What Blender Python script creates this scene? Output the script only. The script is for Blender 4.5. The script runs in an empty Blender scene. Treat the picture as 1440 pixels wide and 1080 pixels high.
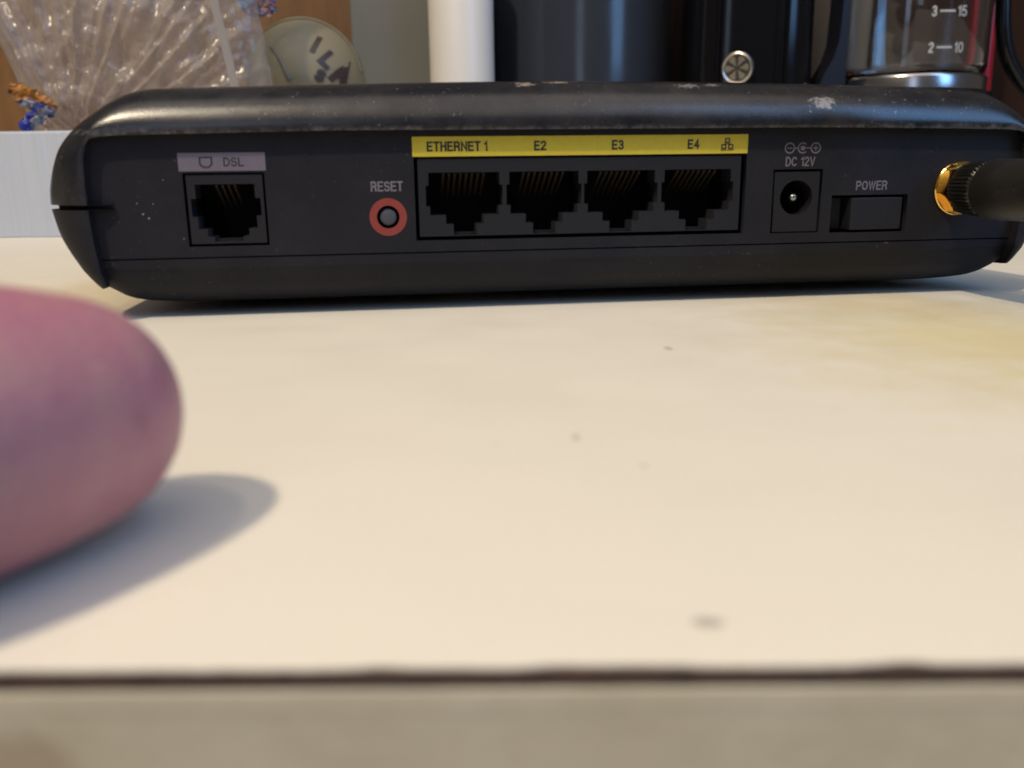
import bpy, bmesh, math, random
from mathutils import Vector, Matrix, noise
random.seed(7)
S = 0.001                                   # everything below is written in millimetres
sc = bpy.context.scene
C = sc.collection

# ------------------------------------------------------------------ camera
F, TILT, ROLL, H = 1200.0, math.radians(13.822), math.radians(-0.760), 24.0
fw = Vector((0, math.cos(TILT), -math.sin(TILT)))
up0 = Vector((0, math.sin(TILT), math.cos(TILT)))
ri = math.cos(ROLL)*Vector((1, 0, 0)) + math.sin(ROLL)*up0
up = -math.sin(ROLL)*Vector((1, 0, 0)) + math.cos(ROLL)*up0
cd = bpy.data.cameras.new('camera'); cam = bpy.data.objects.new('camera', cd); C.objects.link(cam)
cd.sensor_width = 36; cd.lens = 36*F/1440
cd.clip_start = 0.002; cd.clip_end = 50
cam.matrix_world = Matrix((( ri.x, up.x, -fw.x, 0), (ri.y, up.y, -fw.y, 0), (ri.z, up.z, -fw.z, H*S), (0, 0, 0, 1)))
cd.dof.use_dof = True; cd.dof.focus_distance = 0.200; cd.dof.aperture_fstop = 30/1.15
sc.camera = cam

# ------------------------------------------------------------------ light
w = bpy.data.worlds.new('World'); sc.world = w; w.use_nodes = True
bg = w.node_tree.nodes['Background']; bg.inputs[0].default_value = (0.60, 0.54, 0.50, 1); bg.inputs[1].default_value = 0.15
def area(name, loc, target, sx, sy, col, power):
    l = bpy.data.lights.new(name, 'AREA'); l.shape = 'RECTANGLE'; l.size = sx; l.size_y = sy
    l.color = col; l.energy = power
    o = bpy.data.objects.new(name, l); C.objects.link(o); o.location = loc
    o.rotation_euler = (Vector(target)-Vector(loc)).to_track_quat('-Z', 'Y').to_euler()
    return o
bl = bpy.data.lights.new('ceiling_bulb', 'POINT'); bl.color = (1.0, 0.84, 0.61); bl.energy = 86; bl.shadow_soft_size = 0.045
bo = bpy.data.objects.new('ceiling_bulb', bl); C.objects.link(bo); bo.location = (-0.58, -0.60, 1.36)
b2 = bpy.data.lights.new('lip_highlight_lamp', 'POINT'); b2.color = (1.0, 0.86, 0.62); b2.energy = 9; b2.shadow_soft_size = 0.05  # weak extra lamp, added for the warm highlight on the router's left lip
b2o = bpy.data.objects.new('lip_highlight_lamp', b2); C.objects.link(b2o); b2o.location = (-0.36, -0.36, 1.36)
area('window_light', (0.82, -0.42, 0.80), (0.12, 0.25, 0.45), 0.36, 1.1, (0.24, 0.52, 1.0), 8)
area('ceiling_bounce', (0.1, -0.6, 2.1), (0.05, 0.1, 0), 2.4, 2.4, (1.0, 0.87, 0.80), 22)
area('doorway_light', (-0.16, -0.95, 0.42), (0.0, 0.3, 0.25), 0.22, 0.6, (0.60, 0.74, 1.0), 0.9)
vs = sc.view_settings; vs.view_transform = 'Standard'; vs.look = 'None'; vs.exposure = -0.04; vs.gamma = 1
vs.use_curve_mapping = False
sc.cycles.use_denoising = True; sc.cycles.max_bounces = 10; sc.cycles.transparent_max_bounces = 24
sc.cycles.sample_clamp_indirect = 4

# ------------------------------------------------------------------ materials
def mat(name, col, rough=0.5, metal=0, spec=0.5, **kw):
    m = bpy.data.materials.new(name); m.use_nodes = True
    b = m.node_tree.nodes['Principled BSDF']
    b.inputs['Base Color'].default_value = (*col, 1); b.inputs['Roughness'].default_value = rough
    b.inputs['Metallic'].default_value = metal; b.inputs['Specular IOR Level'].default_value = spec
    for k, v in kw.items(): b.inputs[k].default_value = v
    return m
class N:
    """tiny node helper"""
    def __init__(s, m):
        s.t = m.node_tree; s.b = s.t.nodes.get('Principled BSDF'); s.tc = None
    def new(s, typ, **kw):
        n = s.t.nodes.new(typ)
        for k, v in kw.items(): setattr(n, k, v)
        return n
    def link(s, a, b): s.t.links.new(a, b)
    def co(s, which='Object'):
        if not s.tc: s.tc = s.new('ShaderNodeTexCoord')
        return s.tc.outputs[which]
    def noise(s, scale, detail=4, rough=0.55, vec=None):
        n = s.new('ShaderNodeTexNoise'); n.inputs['Scale'].default_value = scale
        n.inputs['Detail'].default_value = detail; n.inputs['Roughness'].default_value = rough
        s.link(vec or s.co(), n.inputs['Vector']); return n.outputs['Fac']
    def ramp(s, fac, stops):
        r = s.new('ShaderNodeValToRGB'); e = r.color_ramp.elements
        while len(e) < len(stops): e.new(0.5)
        for i, (p, c) in enumerate(stops):
            e[i].position = p; e[i].color = (*c, 1) if isinstance(c, tuple) else (c, c, c, 1)
        s.link(fac, r.inputs[0]); return r.outputs[0]
    def mix(s, fac, a, b):
        m = s.new('ShaderNodeMix', data_type='RGBA')
        for v, i in ((fac, 0), (a, 6), (b, 7)):
            if isinstance(v, (int, float)): m.inputs[i].default_value = v
            elif isinstance(v, tuple): m.inputs[i].default_value = (*v, 1)
            else: s.link(v, m.inputs[i])
        return m.outputs[2]
    def math(s, op, a, b=0.0, clamp=False):
        m = s.new('ShaderNodeMath', operation=op); m.use_clamp = clamp
        for v, i in ((a, 0), (b, 1)):
            if isinstance(v, (int, float)): m.inputs[i].default_value = v
            else: s.link(v, m.inputs[i])
        return m.outputs[0]
    def mapping(s, scale, rot=(0, 0, 0), loc=(0, 0, 0)):
        m = s.new('ShaderNodeMapping'); m.inputs['Scale'].default_value = scale
        m.inputs['Rotation'].default_value = rot; m.inputs['Location'].default_value = loc
        s.link(s.co(), m.inputs['Vector']); return m.outputs[0]
    def bump(s, h, strength=0.2, dist=0.0002, normal=None):
        b = s.new('ShaderNodeBump'); b.inputs['Strength'].default_value = strength; b.inputs['Distance'].default_value = dist
        s.link(h, b.inputs['Height'])
        s.link(b.outputs[0], s.b.inputs['Normal']); return b.outputs[0]
    def blob(s, c, r, stretch=(1, 1, 1), jitter=0.5, nscale=900):
        """mask of a ragged spot at c (metres, object space), radius r"""
        v = s.new('ShaderNodeVectorMath', operation='SUBTRACT'); s.link(s.co(), v.inputs[0]); v.inputs[1].default_value = c
        q = s.new('ShaderNodeVectorMath', operation='MULTIPLY'); s.link(v.outputs[0], q.inputs[0]); q.inputs[1].default_value = stretch
        l = s.new('ShaderNodeVectorMath', operation='LENGTH'); s.link(q.outputs[0], l.inputs[0])
        d = s.math('DIVIDE', l.outputs['Value'], r)
        n = s.noise(nscale, 5, 0.7)
        d = s.math('ADD', d, s.math('MULTIPLY', s.math('SUBTRACT', n, 0.5), 2*jitter*2))
        return s.ramp(d, [(0.55, 1.0), (1.0, 0.0)] if jitter > 0.31 or r < 0.01 else [(0.1, 1.0), (1.0, 0.0)])

def dusty(name, base, rough, spots=(), speck=1.0, haze=0.15, grain=0.25, spec=0.5, edge=False):
    m = mat(name, base, rough, 0, spec); n = N(m)
    # dust: fine specks that cluster, and a thin greyish film in patches
    sp = n.ramp(n.noise(1500, 2, 0.5), [(0.67, 0.0), (0.74, 1.0)])
    cl = n.ramp(n.noise(45, 4, 0.6), [(0.40, 0.05), (0.66, 1.0)])
    mask = n.math('MULTIPLY', sp, cl); mask = n.math('MULTIPLY', mask, speck, True)
    film = n.ramp(n.noise(70, 6, 0.7), [(0.42, 0.0), (0.8, haze)])
    col = n.mix(film, base, (0.22, 0.20, 0.18))
    col = n.mix(mask, col, (0.45, 0.42, 0.38))
    if edge:                                   # dust caught along the lower rim of the lip
        sx = n.new('ShaderNodeSeparateXYZ'); n.link(n.co(), sx.inputs[0])
        zz = n.math('ADD', n.math('MULTIPLY', sx.outputs['Z'], 1000.0), n.math('MULTIPLY', n.noise(160, 6, 0.7), 2.6))
        band = n.ramp(n.math('MULTIPLY', n.math('SUBTRACT', zz, 31.0), 0.25), [(0.28, 0.0), (0.40, 1.0), (0.46, 0.8), (0.62, 0.0)])
        band = n.math('MULTIPLY', band, n.ramp(n.noise(700, 4, 0.75), [(0.40, 0.0), (0.70, 0.55)]))
        col = n.mix(band, col, (0.17, 0.16, 0.155))
    for (c, r, st, cc) in spots:
        col = n.mix(n.math('MULTIPLY', n.blob(tuple(x*S for x in c), r*S, st, 0.9, 1300), 0.6), col, cc)
    n.link(col, n.b.inputs['Base Color'])
    rr = n.math('ADD', n.math('MULTIPLY', n.noise(140, 5, 0.6), 0.16), rough-0.08)
    n.link(rr, n.b.inputs['Roughness'])
    n.bump(n.noise(5200, 2, 0.5), grain, 0.00008)
    return m

M = {}
M['shell'] = dusty('black_satin_plastic', (0.0085, 0.0088, 0.0118), 0.25,
    spots=[((3.5, 3.6, 39.6), 1.3, (0.7, 1, 1), (0.42, 0.33, 0.27)), ((9.5, 4.8, 40.1), 1.0, (0.45, 1, 1), (0.40, 0.31, 0.25)),
           ((33, 3.2, 38.8), 1.1, (0.5, 1, 1), (0.26, 0.24, 0.23)), ((38, 3.6, 39.2), 1.0, (0.6, 1, 1), (0.26, 0.23, 0.22)),
           ((57.5, -0.4, 35.6), 1.5, (0.6, 1, 1.0), (0.36, 0.36, 0.38)), ((54.6, -1.2, 34.2), 0.5, (1, 1, 1), (0.4, 0.4, 0.42)),
           ((84, 2.8, 38.4), 0.5, (1, 1, 1), (0.4, 0.4, 0.42)), ((-42, -1.5, 33.0), 0.45, (1, 1, 1), (0.4, 0.4, 0.4))], speck=0.4, haze=0.12, edge=True)
M['panel'] = dusty('matte_charcoal_plastic', (0.0088, 0.0088, 0.0128), 0.6,
    spots=[((-61.5, 0, 17.5), 0.20, (1, 1, 1), (0.5, 0.48, 0.5)), ((-63.2, 0, 20), 0.14, (1, 1, 1), (0.4, 0.38, 0.38)),
           ((-62.4, 0, 18.2), 0.14, (1, 1, 1), (0.4, 0.36, 0.36)), ((-60.6, 0, 19.9), 0.12, (1, 1, 1), (0.4, 0.36, 0.36)),
           ((-58.6, 0, 23.8), 0.12, (1, 1, 1), (0.35, 0.33, 0.33)), ((-56.2, 0, 14.0), 0.12, (1, 1, 1), (0.35, 0.33, 0.33))], speck=0.10, haze=0.035, grain=0.4, spec=0.2)
M['jack'] = mat('grey_jack_plastic', (0.011, 0.011, 0.014), 0.5, 0, 0.25); _n = N(M['jack']); _n.bump(_n.noise(3000, 3), 0.2, 0.00006)
M['cavity'] = mat('dark_cavity_plastic', (0.006, 0.006, 0.006), 0.6, 0, 0.1)
M['gold'] = mat('gold_plating', (0.90, 0.58, 0.18), 0.12, 1.0); _n = N(M['gold']); _n.link(_n.ramp(_n.noise(500, 3), [(0.3, 0.08), (0.8, 0.24)]), _n.b.inputs['Roughness'])
M['contact'] = mat('dull_gold_contact', (0.042, 0.03, 0.02), 0.5, 0.5)
M['steel'] = mat('dull_steel', (0.32, 0.32, 0.31), 0.3, 1.0)
def printed(name, col, rough=0.6):
    m = mat(name, col, rough); n = N(m)
    n.link(n.mix(n.ramp(n.noise(900, 5, 0.7), [(0.35, 0.0), (0.8, 0.35)]), col, tuple(c*0.55 for c in col)), n.b.inputs['Base Color'])
    return m
M['yellow'] = printed('yellow_print', (0.52, 0.405, 0.018)); M['ink'] = printed('black_ink', (0.012, 0.010, 0.008))
M['lilac'] = printed('pale_lilac_print', (0.125, 0.105, 0.14)); M['greyink'] = printed('grey_ink', (0.145, 0.13, 0.155))
M['red'] = printed('red_print', (0.215, 0.026, 0.018))
M['button'] = mat('grey_rubber', (0.045, 0.048, 0.06), 0.5)
M['rubber'] = mat('black_rubber', (0.012, 0.012, 0.012), 0.75)
M['antenna'] = dusty('antenna_black_plastic', (0.012, 0.0115, 0.0115), 0.42, speck=0.3, haze=0.05, spec=0.35)
M['knurl'] = mat('collar_black_plastic', (0.012, 0.012, 0.012), 0.30)

# ------------------------------------------------------------------ mesh helpers (mm in, metres out)
def obj(name, verts, faces, m, parent=None, smooth=False, kind=None):
    me = bpy.data.meshes.new(name); me.from_pydata([(v[0]*S, v[1]*S, v[2]*S) for v in verts], [], faces)
    return link(name, me, m, parent, smooth, kind)
def link(name, me, m, parent=None, smooth=False, kind=None):
    o = bpy.data.objects.new(name, me); C.objects.link(o)
    if m: me.materials.append(m)
    if smooth:
        for p in me.polygons: p.use_smooth = True
    if parent: o.parent = parent
    if kind: o['kind'] = kind
    return o
def tag(o, label, cat, group=None):
    o['label'] = label; o['category'] = cat
    if group: o['group'] = group
    return o
def empty(name, loc, rz=0):
    o = bpy.data.objects.new(name, None); C.objects.link(o); o.empty_display_size = 0.01
    o.location = Vector(loc)*S; o.rotation_euler = (0, 0, rz); return o
def fixn(o):
    bm = bmesh.new(); bm.from_mesh(o.data); bmesh.ops.remove_doubles(bm, verts=bm.verts, dist=1e-7)
    bmesh.ops.recalc_face_normals(bm, faces=bm.faces); bm.to_mesh(o.data); bm.free(); return o
def bev(o, wdt, seg=2, angle=35):
    md = o.modifiers.new('bevel', 'BEVEL'); md.width = wdt*S; md.segments = seg; md.limit_method = 'ANGLE'
    md.angle_limit = math.radians(angle); return o
def autosmooth(o, deg=35):
    me = o.data; bm = bmesh.new(); bm.from_mesh(me)
    for f in bm.faces: f.smooth = True
    for e in bm.edges:
        if len(e.link_faces) == 2 and e.calc_face_angle(0) > math.radians(deg): e.smooth = False
    bm.to_mesh(me); bm.free(); return o
def box(name, x0, x1, y0, y1, z0, z1, m, parent=None, bevel=0, seg=2):
    v = [(x, y, z) for x in (x0, x1) for y in (y0, y1) for z in (z0, z1)]
    f = [(0, 1, 3, 2), (4, 6, 7, 5), (0, 4, 5, 1), (2, 3, 7, 6), (0, 2, 6, 4), (1, 5, 7, 3)]
    o = fixn(obj(name, v, f, m, parent))
    if bevel: bev(o, bevel, seg)
    return o
def lathe(name, prof, m, parent=None, seg=64, loc=(0, 0, 0), axis='Z', smooth=True, wob=None):
    """prof = [(r, h)]; closed top and bottom where r == 0"""
    v, f = [], []
    for r, h in prof:
        for k in range(seg):
            a = 2*math.pi*k/seg; rr = r*(wob(a, h) if wob else 1)
            p = (rr*math.cos(a), rr*math.sin(a), h)
            if axis == 'Y': p = (p[0], h, p[1])
            v.append((p[0]+loc[0], p[1]+loc[1], p[2]+loc[2]))
    for i in range(len(prof)-1):
        for k in range(seg):
            f.append((i*seg+k, i*seg+(k+1) % seg, (i+1)*seg+(k+1) % seg, (i+1)*seg+k))
    o = fixn(obj(name, v, f, m, parent))
    return autosmooth(o, 40) if smooth else o
def circ(cx, cz, r, n=40):
    return [(cx+r*math.cos(2*math.pi*k/n), cz+r*math.sin(2*math.pi*k/n)) for k in range(n)]
def rect(a, b, c, d, r=0, n=5):
    if not r: return [(a, c), (b, c), (b, d), (a, d)]
    p = []
    for (cx, cz, s0) in ((b-r, d-r, 0), (a+r, d-r, 90), (a+r, c+r, 180), (b-r, c+r, 270)):
        for k in range(n+1):
            t = math.radians(s0+90*k/n); p.append((cx+r*math.cos(t), cz+r*math.sin(t)))
    return p
DG = None
def plate(name, loops, y0, y1, m, parent=None, bevel=0, kind=None):
    """flat plate in the XZ plane from y0 (towards the camera) to y1, first loop outer, the others holes"""
    cu = bpy.data.curves.new(name, 'CURVE'); cu.dimensions = '2D'; cu.fill_mode = 'BOTH'
    cu.extrude = (y1-y0)/2*S - bevel*S
    if bevel: cu.bevel_depth = bevel*S; cu.bevel_resolution = 1; cu.offset = -bevel*S
    for lp in loops:
        sp = cu.splines.new('POLY'); sp.points.add(len(lp)-1); sp.use_cyclic_u = True
        for q, (x, z) in zip(sp.points, lp): q.co = (x*S, z*S, 0, 1)
    t = bpy.data.objects.new('tmp', cu); C.objects.link(t)
    me = bpy.data.meshes.new_from_object(t.evaluated_get(bpy.context.evaluated_depsgraph_get()))
    bpy.data.objects.remove(t); bpy.data.curves.remove(cu)
    me.transform(Matrix.Translation((0, (y0+y1)/2*S, 0)) @ Matrix.Rotation(math.pi/2, 4, 'X'))
    me.name = name; me.materials.clear()
    return link(name, me, m, parent, kind=kind)
def arc(cx, cz, rx, rz, a0, a1, n=10):
    return [(cx+rx*math.cos(math.radians(a0+(a1-a0)*k/n)), cz+rz*math.sin(math.radians(a0+(a1-a0)*k/n))) for k in range(n+1)]
# condensed sans capitals as centre-line strokes in a box 0..w by 0..1
GL = {
 'E': (0.52, [[(0.52, 1), (0, 1), (0, 0), (0.52, 0)], [(0, 0.52), (0.46, 0.52)]]), 'T': (0.56, [[(0, 1), (0.56, 1)], [(0.28, 1), (0.28, 0)]]),
 'H': (0.56, [[(0, 0), (0, 1)], [(0.56, 0), (0.56, 1)], [(0, 0.52), (0.56, 0.52)]]), 'N': (0.58, [[(0, 0), (0, 1), (0.58, 0), (0.58, 1)]]),
 'R': (0.58, [[(0, 0), (0, 1), (0.32, 1)] + arc(0.32, 0.75, 0.25, 0.25, 90, -90) + [(0, 0.5)], [(0.30, 0.5), (0.50, 0.36), (0.55, 0)]]),
 'P': (0.56, [[(0, 0), (0, 1), (0.32, 1)] + arc(0.32, 0.73, 0.25, 0.27, 90, -90) + [(0, 0.46)]]),
 'D': (0.58, [[(0, 0), (0, 1), (0.22, 1)] + arc(0.22, 0.5, 0.38, 0.5, 90, -90, 14) + [(0, 0)]]),
 'O': (0.64, [arc(0.32, 0.5, 0.33, 0.5, 90, 450, 24)]), 'C': (0.60, [arc(0.32, 0.5, 0.32, 0.5, 40, 320, 18)]),
 'S': (0.54, [arc(0.27, 0.745, 0.26, 0.255, 20, 250, 12) + arc(0.27, 0.255, 0.28, 0.26, 70, -160, 12)]),
 'L': (0.48, [[(0, 1), (0, 0), (0.48, 0)]]), 'W': (0.86, [[(0, 1), (0.22, 0), (0.43, 1), (0.64, 0), (0.86, 1)]]), 'V': (0.60, [[(0, 1), (0.30, 0), (0.60, 1)]]),
 'A': (0.62, [[(0, 0), (0.31, 1), (0.62, 0)], [(0.12, 0.36), (0.50, 0.36)]]), 'I': (0.0, [[(0, 0), (0, 1)]]), '1': (0.22, [[(0, 0.78), (0.14, 0.84), (0.22, 1), (0.22, 0)]]),
 '2': (0.50, [arc(0.25, 0.73, 0.25, 0.27, 165, -25, 10) + [(0.03, 0.12), (0, 0), (0.50, 0)]]),
 '3': (0.50, [arc(0.24, 0.755, 0.23, 0.245, 155, -90, 10), arc(0.24, 0.26, 0.26, 0.26, 90, -155, 10)]), '4': (0.54, [[(0.40, 0), (0.40, 1), (0, 0.30), (0.54, 0.30)]]),
 '5': (0.50, [[(0.46, 1), (0.08, 1), (0.03, 0.50)] + arc(0.24, 0.32, 0.27, 0.32, 125, -155, 12)]), '0': (0.50, [arc(0.25, 0.5, 0.25, 0.5, 90, 450, 20)]), ' ': (0.22, [])}
def text(name, body, x0, x1, z0, z1, y, m, parent=None, sw=0.14, warp=None):
    """stroke lettering fitted into the box x0..x1, z0..z1 at depth y, sw = stroke width / height"""
    v, f = [], []; cur = 0.0; gap = 0.20+sw*0.6; ht = z1-z0; hw = sw/2*ht
    total = sum(GL[c][0] for c in body)+gap*(len(body)-1)
    kx = (x1-x0-2*hw)/max(total, 1e-6) if total > 0.01 else 1; kz = ht-2*hw
    lay = 0
    for c in body:
        for st_ in GL[c][1]:
            P = [Vector((x0+hw+(cur+a)*kx, z0+hw+b*kz)) for a, b in st_]
            if warp: P = [P[i].lerp(P[i+1], k/5) for i in range(len(P)-1) for k in range(5)] + [P[-1]]
            if (P[0]-P[-1]).length > 1e-6:                     # square the ends off
                P[0] = P[0]+(P[0]-P[1]).normalized()*hw*0.98; P[-1] = P[-1]+(P[-1]-P[-2]).normalized()*hw*0.98
            o = len(v); n_ = len(P); loop = (P[0]-P[-1]).length < 1e-6
            for i, p in enumerate(P):
                a = (p-P[i-1]).normalized() if i else ((P[-1]-P[-2]).normalized() if loop else (P[1]-p).normalized())
                b = (P[i+1]-p).normalized() if i < n_-1 else ((P[1]-P[0]).normalized() if loop else a)
                t = (a+b); t = t.normalized() if t.length > 0.05 else a
                nn = Vector((-t.y, t.x)); k = hw/max(0.38, abs(nn.dot(Vector((-a.y, a.x)))))
                for sg in (-1, 1):
                    q = p+nn*k*sg; v.append(warp(q.x, q.y) if warp else (q.x, y-0.0015*lay, q.y))
            f += [(o+2*i, o+2*i+2, o+2*i+3, o+2*i+1) for i in range(n_-1)]; lay += 1
        cur += GL[c][0]+gap
    return obj(name, v, f, m, parent)
def tube(name, pts, rad, m, parent=None, seg=16, cap=True, smooth=True):
    v, f = [], []; pts = [Vector(p) for p in pts]; n = len(pts)
    rads = rad if isinstance(rad, (list, tuple)) else [rad]*n
    ref = Vector((0.31, 0.17, 0.93)).normalized(); u = None
    for i, p in enumerate(pts):
        d = (pts[min(i+1, n-1)]-pts[max(i-1, 0)]).normalized()
        u = (u or ref) - d*(u or ref).dot(d); u.normalize(); b = d.cross(u)
        for k in range(seg):
            a = 2*math.pi*k/seg; q = p+(u*math.cos(a)+b*math.sin(a))*rads[i]; v.append(tuple(q))
    for i in range(n-1):
        for k in range(seg): f.append((i*seg+k, i*seg+(k+1) % seg, (i+1)*seg+(k+1) % seg, (i+1)*seg+k))
    if cap: f.append(tuple(range(seg))[::-1]); f.append(tuple(range((n-1)*seg, n*seg)))
    o = fixn(obj(name, v, f, m, parent)); return autosmooth(o, 50) if smooth else o
def spline(P, n):
    """Catmull-Rom through rows of numbers, n samples per span"""
    out = []
    for i in range(len(P)-1):
        p0, p1, p2, p3 = P[max(i-1, 0)], P[i], P[i+1], P[min(i+2, len(P)-1)]
        for k in range(n):
            t = k/n
            out.append(tuple(0.5*(2*b+(c-a)*t+(2*a-5*b+4*c-d)*t*t+(3*b-a-3*c+d)*t**3) for a, b, c, d in zip(p0, p1, p2, p3)))
    out.append(tuple(P[-1])); return out
def ray(px, py):
    return fw + ri*((px-720)/F) - up*((py-540)/F)
def at(px, py, Y):
    """the point on the photograph's ray at distance Y (mm) in front of the camera"""
    d = ray(px, py); return Vector((0, 0, H)) + d*(Y/d.y)
def on_table(px, py):
    d = ray(px, py); return Vector((0, 0, H)) + d*(-H/d.z)

# ------------------------------------------------------------------ counter
lam = mat('cream_laminate', (0.72, 0.675, 0.60), 0.42); n = N(lam)
col = n.mix(n.ramp(n.noise(18, 5, 0.6), [(0.3, 0.0), (0.8, 0.5)]), (0.76, 0.71, 0.60), (0.72, 0.665, 0.545))
smear = n.ramp(n.noise(30, 6, 0.65, n.mapping((0.5, 2.2, 1), (0, 0, 0.25))), [(0.52, 0.0), (0.78, 0.22)])
col = n.mix(smear, col, (0.62, 0.56, 0.46))
col = n.mix(n.ramp(n.noise(2600, 3, 0.6), [(0.30, 0.30), (0.60, 0.0)]), col, (0.60, 0.54, 0.43))
scr = n.ramp(n.noise(26, 3, 0.4, n.mapping((1.0, 9.0, 1), (0, 0, 1.1))), [(0.492, 0.0), (0.5, 0.22), (0.508, 0.0)])
col = n.mix(n.math('MULTIPLY', scr, n.ramp(n.noise(12, 3), [(0.5, 0.0), (0.62, 1.0)])), col, (0.50, 0.44, 0.36))
speck = n.math('MULTIPLY', n.ramp(n.noise(420, 2, 0.5), [(0.74, 0.0), (0.80, 0.6)]), n.ramp(n.noise(22, 3), [(0.45, 0.0), (0.65, 1.0)]))
col = n.mix(speck, col, (0.40, 0.34, 0.27))
for (px, py, r, st, cc, amt, jit) in [(1400, 480, 32, (0.8, 0.55, 1), (0.66, 0.54, 0.22), 0.6, 0.3), (1180, 440, 22, (0.7, 1.6, 1), (0.62, 0.56, 0.38), 0.3, 0.3),
        (810, 615, 1.0, (1.9, 0.6, 1), (0.45, 0.39, 0.32), 0.45, 0.25), (905, 655, 0.7, (1.3, 0.6, 1), (0.5, 0.42, 0.34), 0.3, 0.25), (995, 875, 0.9, (0.8, 1.3, 1), (0.30, 0.27, 0.23), 0.7, 0.2),
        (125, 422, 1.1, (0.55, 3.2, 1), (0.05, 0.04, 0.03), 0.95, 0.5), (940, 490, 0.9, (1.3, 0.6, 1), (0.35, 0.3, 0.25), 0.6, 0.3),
        (150, 415, 24, (0.8, 0.6, 1), (0.62, 0.53, 0.32), 0.5, 0.35)]:
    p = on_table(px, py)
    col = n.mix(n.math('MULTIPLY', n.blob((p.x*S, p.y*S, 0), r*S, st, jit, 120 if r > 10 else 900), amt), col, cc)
n.link(col, n.b.inputs['Base Color'])
n.link(n.math('ADD', n.math('MULTIPLY', n.noise(60, 5), 0.25), 0.28), n.b.inputs['Roughness'])
n.bump(n.noise(900, 4, 0.6), 0.18, 0.0001)
edge_m = mat('beige_edge_laminate', (0.48, 0.44, 0.355), 0.5); n = N(edge_m)
c_ = n.mix(n.ramp(n.noise(70, 6, 0.7), [(0.35, 0.0), (0.72, 0.9)]), (0.60, 0.53, 0.385), (0.51, 0.44, 0.30))
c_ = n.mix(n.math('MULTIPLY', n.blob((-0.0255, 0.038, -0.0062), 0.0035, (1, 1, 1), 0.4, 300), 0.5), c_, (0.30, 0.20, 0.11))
n.link(c_, n.b.inputs['Base Color']); n.bump(n.noise(600, 4, 0.6), 0.25, 0.0002)
core_m = mat('dark_brown_laminate_core', (0.035, 0.022, 0.016), 0.8); n = N(core_m)
n.link(n.mix(n.noise(700, 4), (0.022, 0.013, 0.010), (0.10, 0.055, 0.034)), n.b.inputs['Base Color'])

ctr = empty('countertop', (0, 0, 0)); ctr['kind'] = 'structure'
EY = lambda x: 37.85-0.010*x
X0, X1, YB = -620.0, 620.0, 700.0
def chip(x, sd):          # a ragged worn front edge
    q = noise.fractal(Vector((x*0.11, sd, 0)), 0.8, 2.2, 5)
    return 0.22*q + 0.55*max(0, noise.noise(Vector((x*0.23, sd+4, 0)))-0.25)
xs = [X0+(X1-X0)*k/60 for k in range(61) if abs(X0+(X1-X0)*k/60) > 45] + [-45+90*k/360 for k in range(361)]
xs.sort()
# top sheet: front edge ragged
v = [(x, EY(x)+0.30+max(-0.1, chip(x, 1.0)), 0) for x in xs] + [(x, YB, 0) for x in xs] + [(x, EY(x)+0.33+max(-0.1, chip(x, 1.0)), -0.18) for x in xs]
nx = len(xs); f = [(i, i+1, nx+i+1, nx+i) for i in range(nx-1)] + [(2*nx+i, 2*nx+i+1, i+1, i) for i in range(nx-1)]
top = obj('top_sheet', v, f, lam, ctr)
# dark core line under the sheet
v = []
for x in xs:
    e = EY(x); v += [(x, e+2.5, -0.16), (x, e+0.10, -0.17), (x, e+0.04+0.10*chip(x, 9), -0.95), (x, e+2.5, -0.96)]
f = [(4*i+j, 4*i+4+j, 4*i+5+j, 4*i+1+j) for i in range(nx-1) for j in range(3)]
obj('core_strip', v, f, core_m, ctr)
# front edge band, top corner rounded
v = []; pr = [(2.4, -0.90), (0.45, -0.84), (0.16, -0.95), (0.02, -1.25), (0.0, -2.2), (0.02, -2.6), (0.03, -38.0), (4.0, -38.0)]
for x in xs:
    e = EY(x)
    for (dy, z) in pr: v.append((x, e+dy+(0.10*chip(x, 5) if z > -1.0 else 0), z))
k = len(pr); f = [(k*i+j, k*i+k+j, k*i+k+1+j, k*i+1+j) for i in range(nx-1) for j in range(k-1)]
obj('front_edge_band', v, f, edge_m, ctr)
box('board', X0, X1, 45, YB, -37.5, -0.3, edge_m, ctr)

# ------------------------------------------------------------------ back wall
wall_m = mat('dark_brown_wood_wall', (0.10, 0.055, 0.035), 0.85, 0, 0.08); n = N(wall_m)
g = n.noise(9, 6, 0.6, n.mapping((6, 1, 0.6)))
n.link(n.mix(g, (0.012, 0.006, 0.004), (0.038, 0.018, 0.011)), n.b.inputs['Base Color'])
wl = box('back_wall', -700, 700, 701, 720, -60, 420, wall_m); wl['kind'] = 'structure'

# ------------------------------------------------------------------ router
YAW = math.radians(7.481)
R = empty('wifi_router', (0, 155, 0), YAW)
tag(R, 'dusty black plastic modem router with rear ports and yellow ethernet label on cream counter', 'router')
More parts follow.
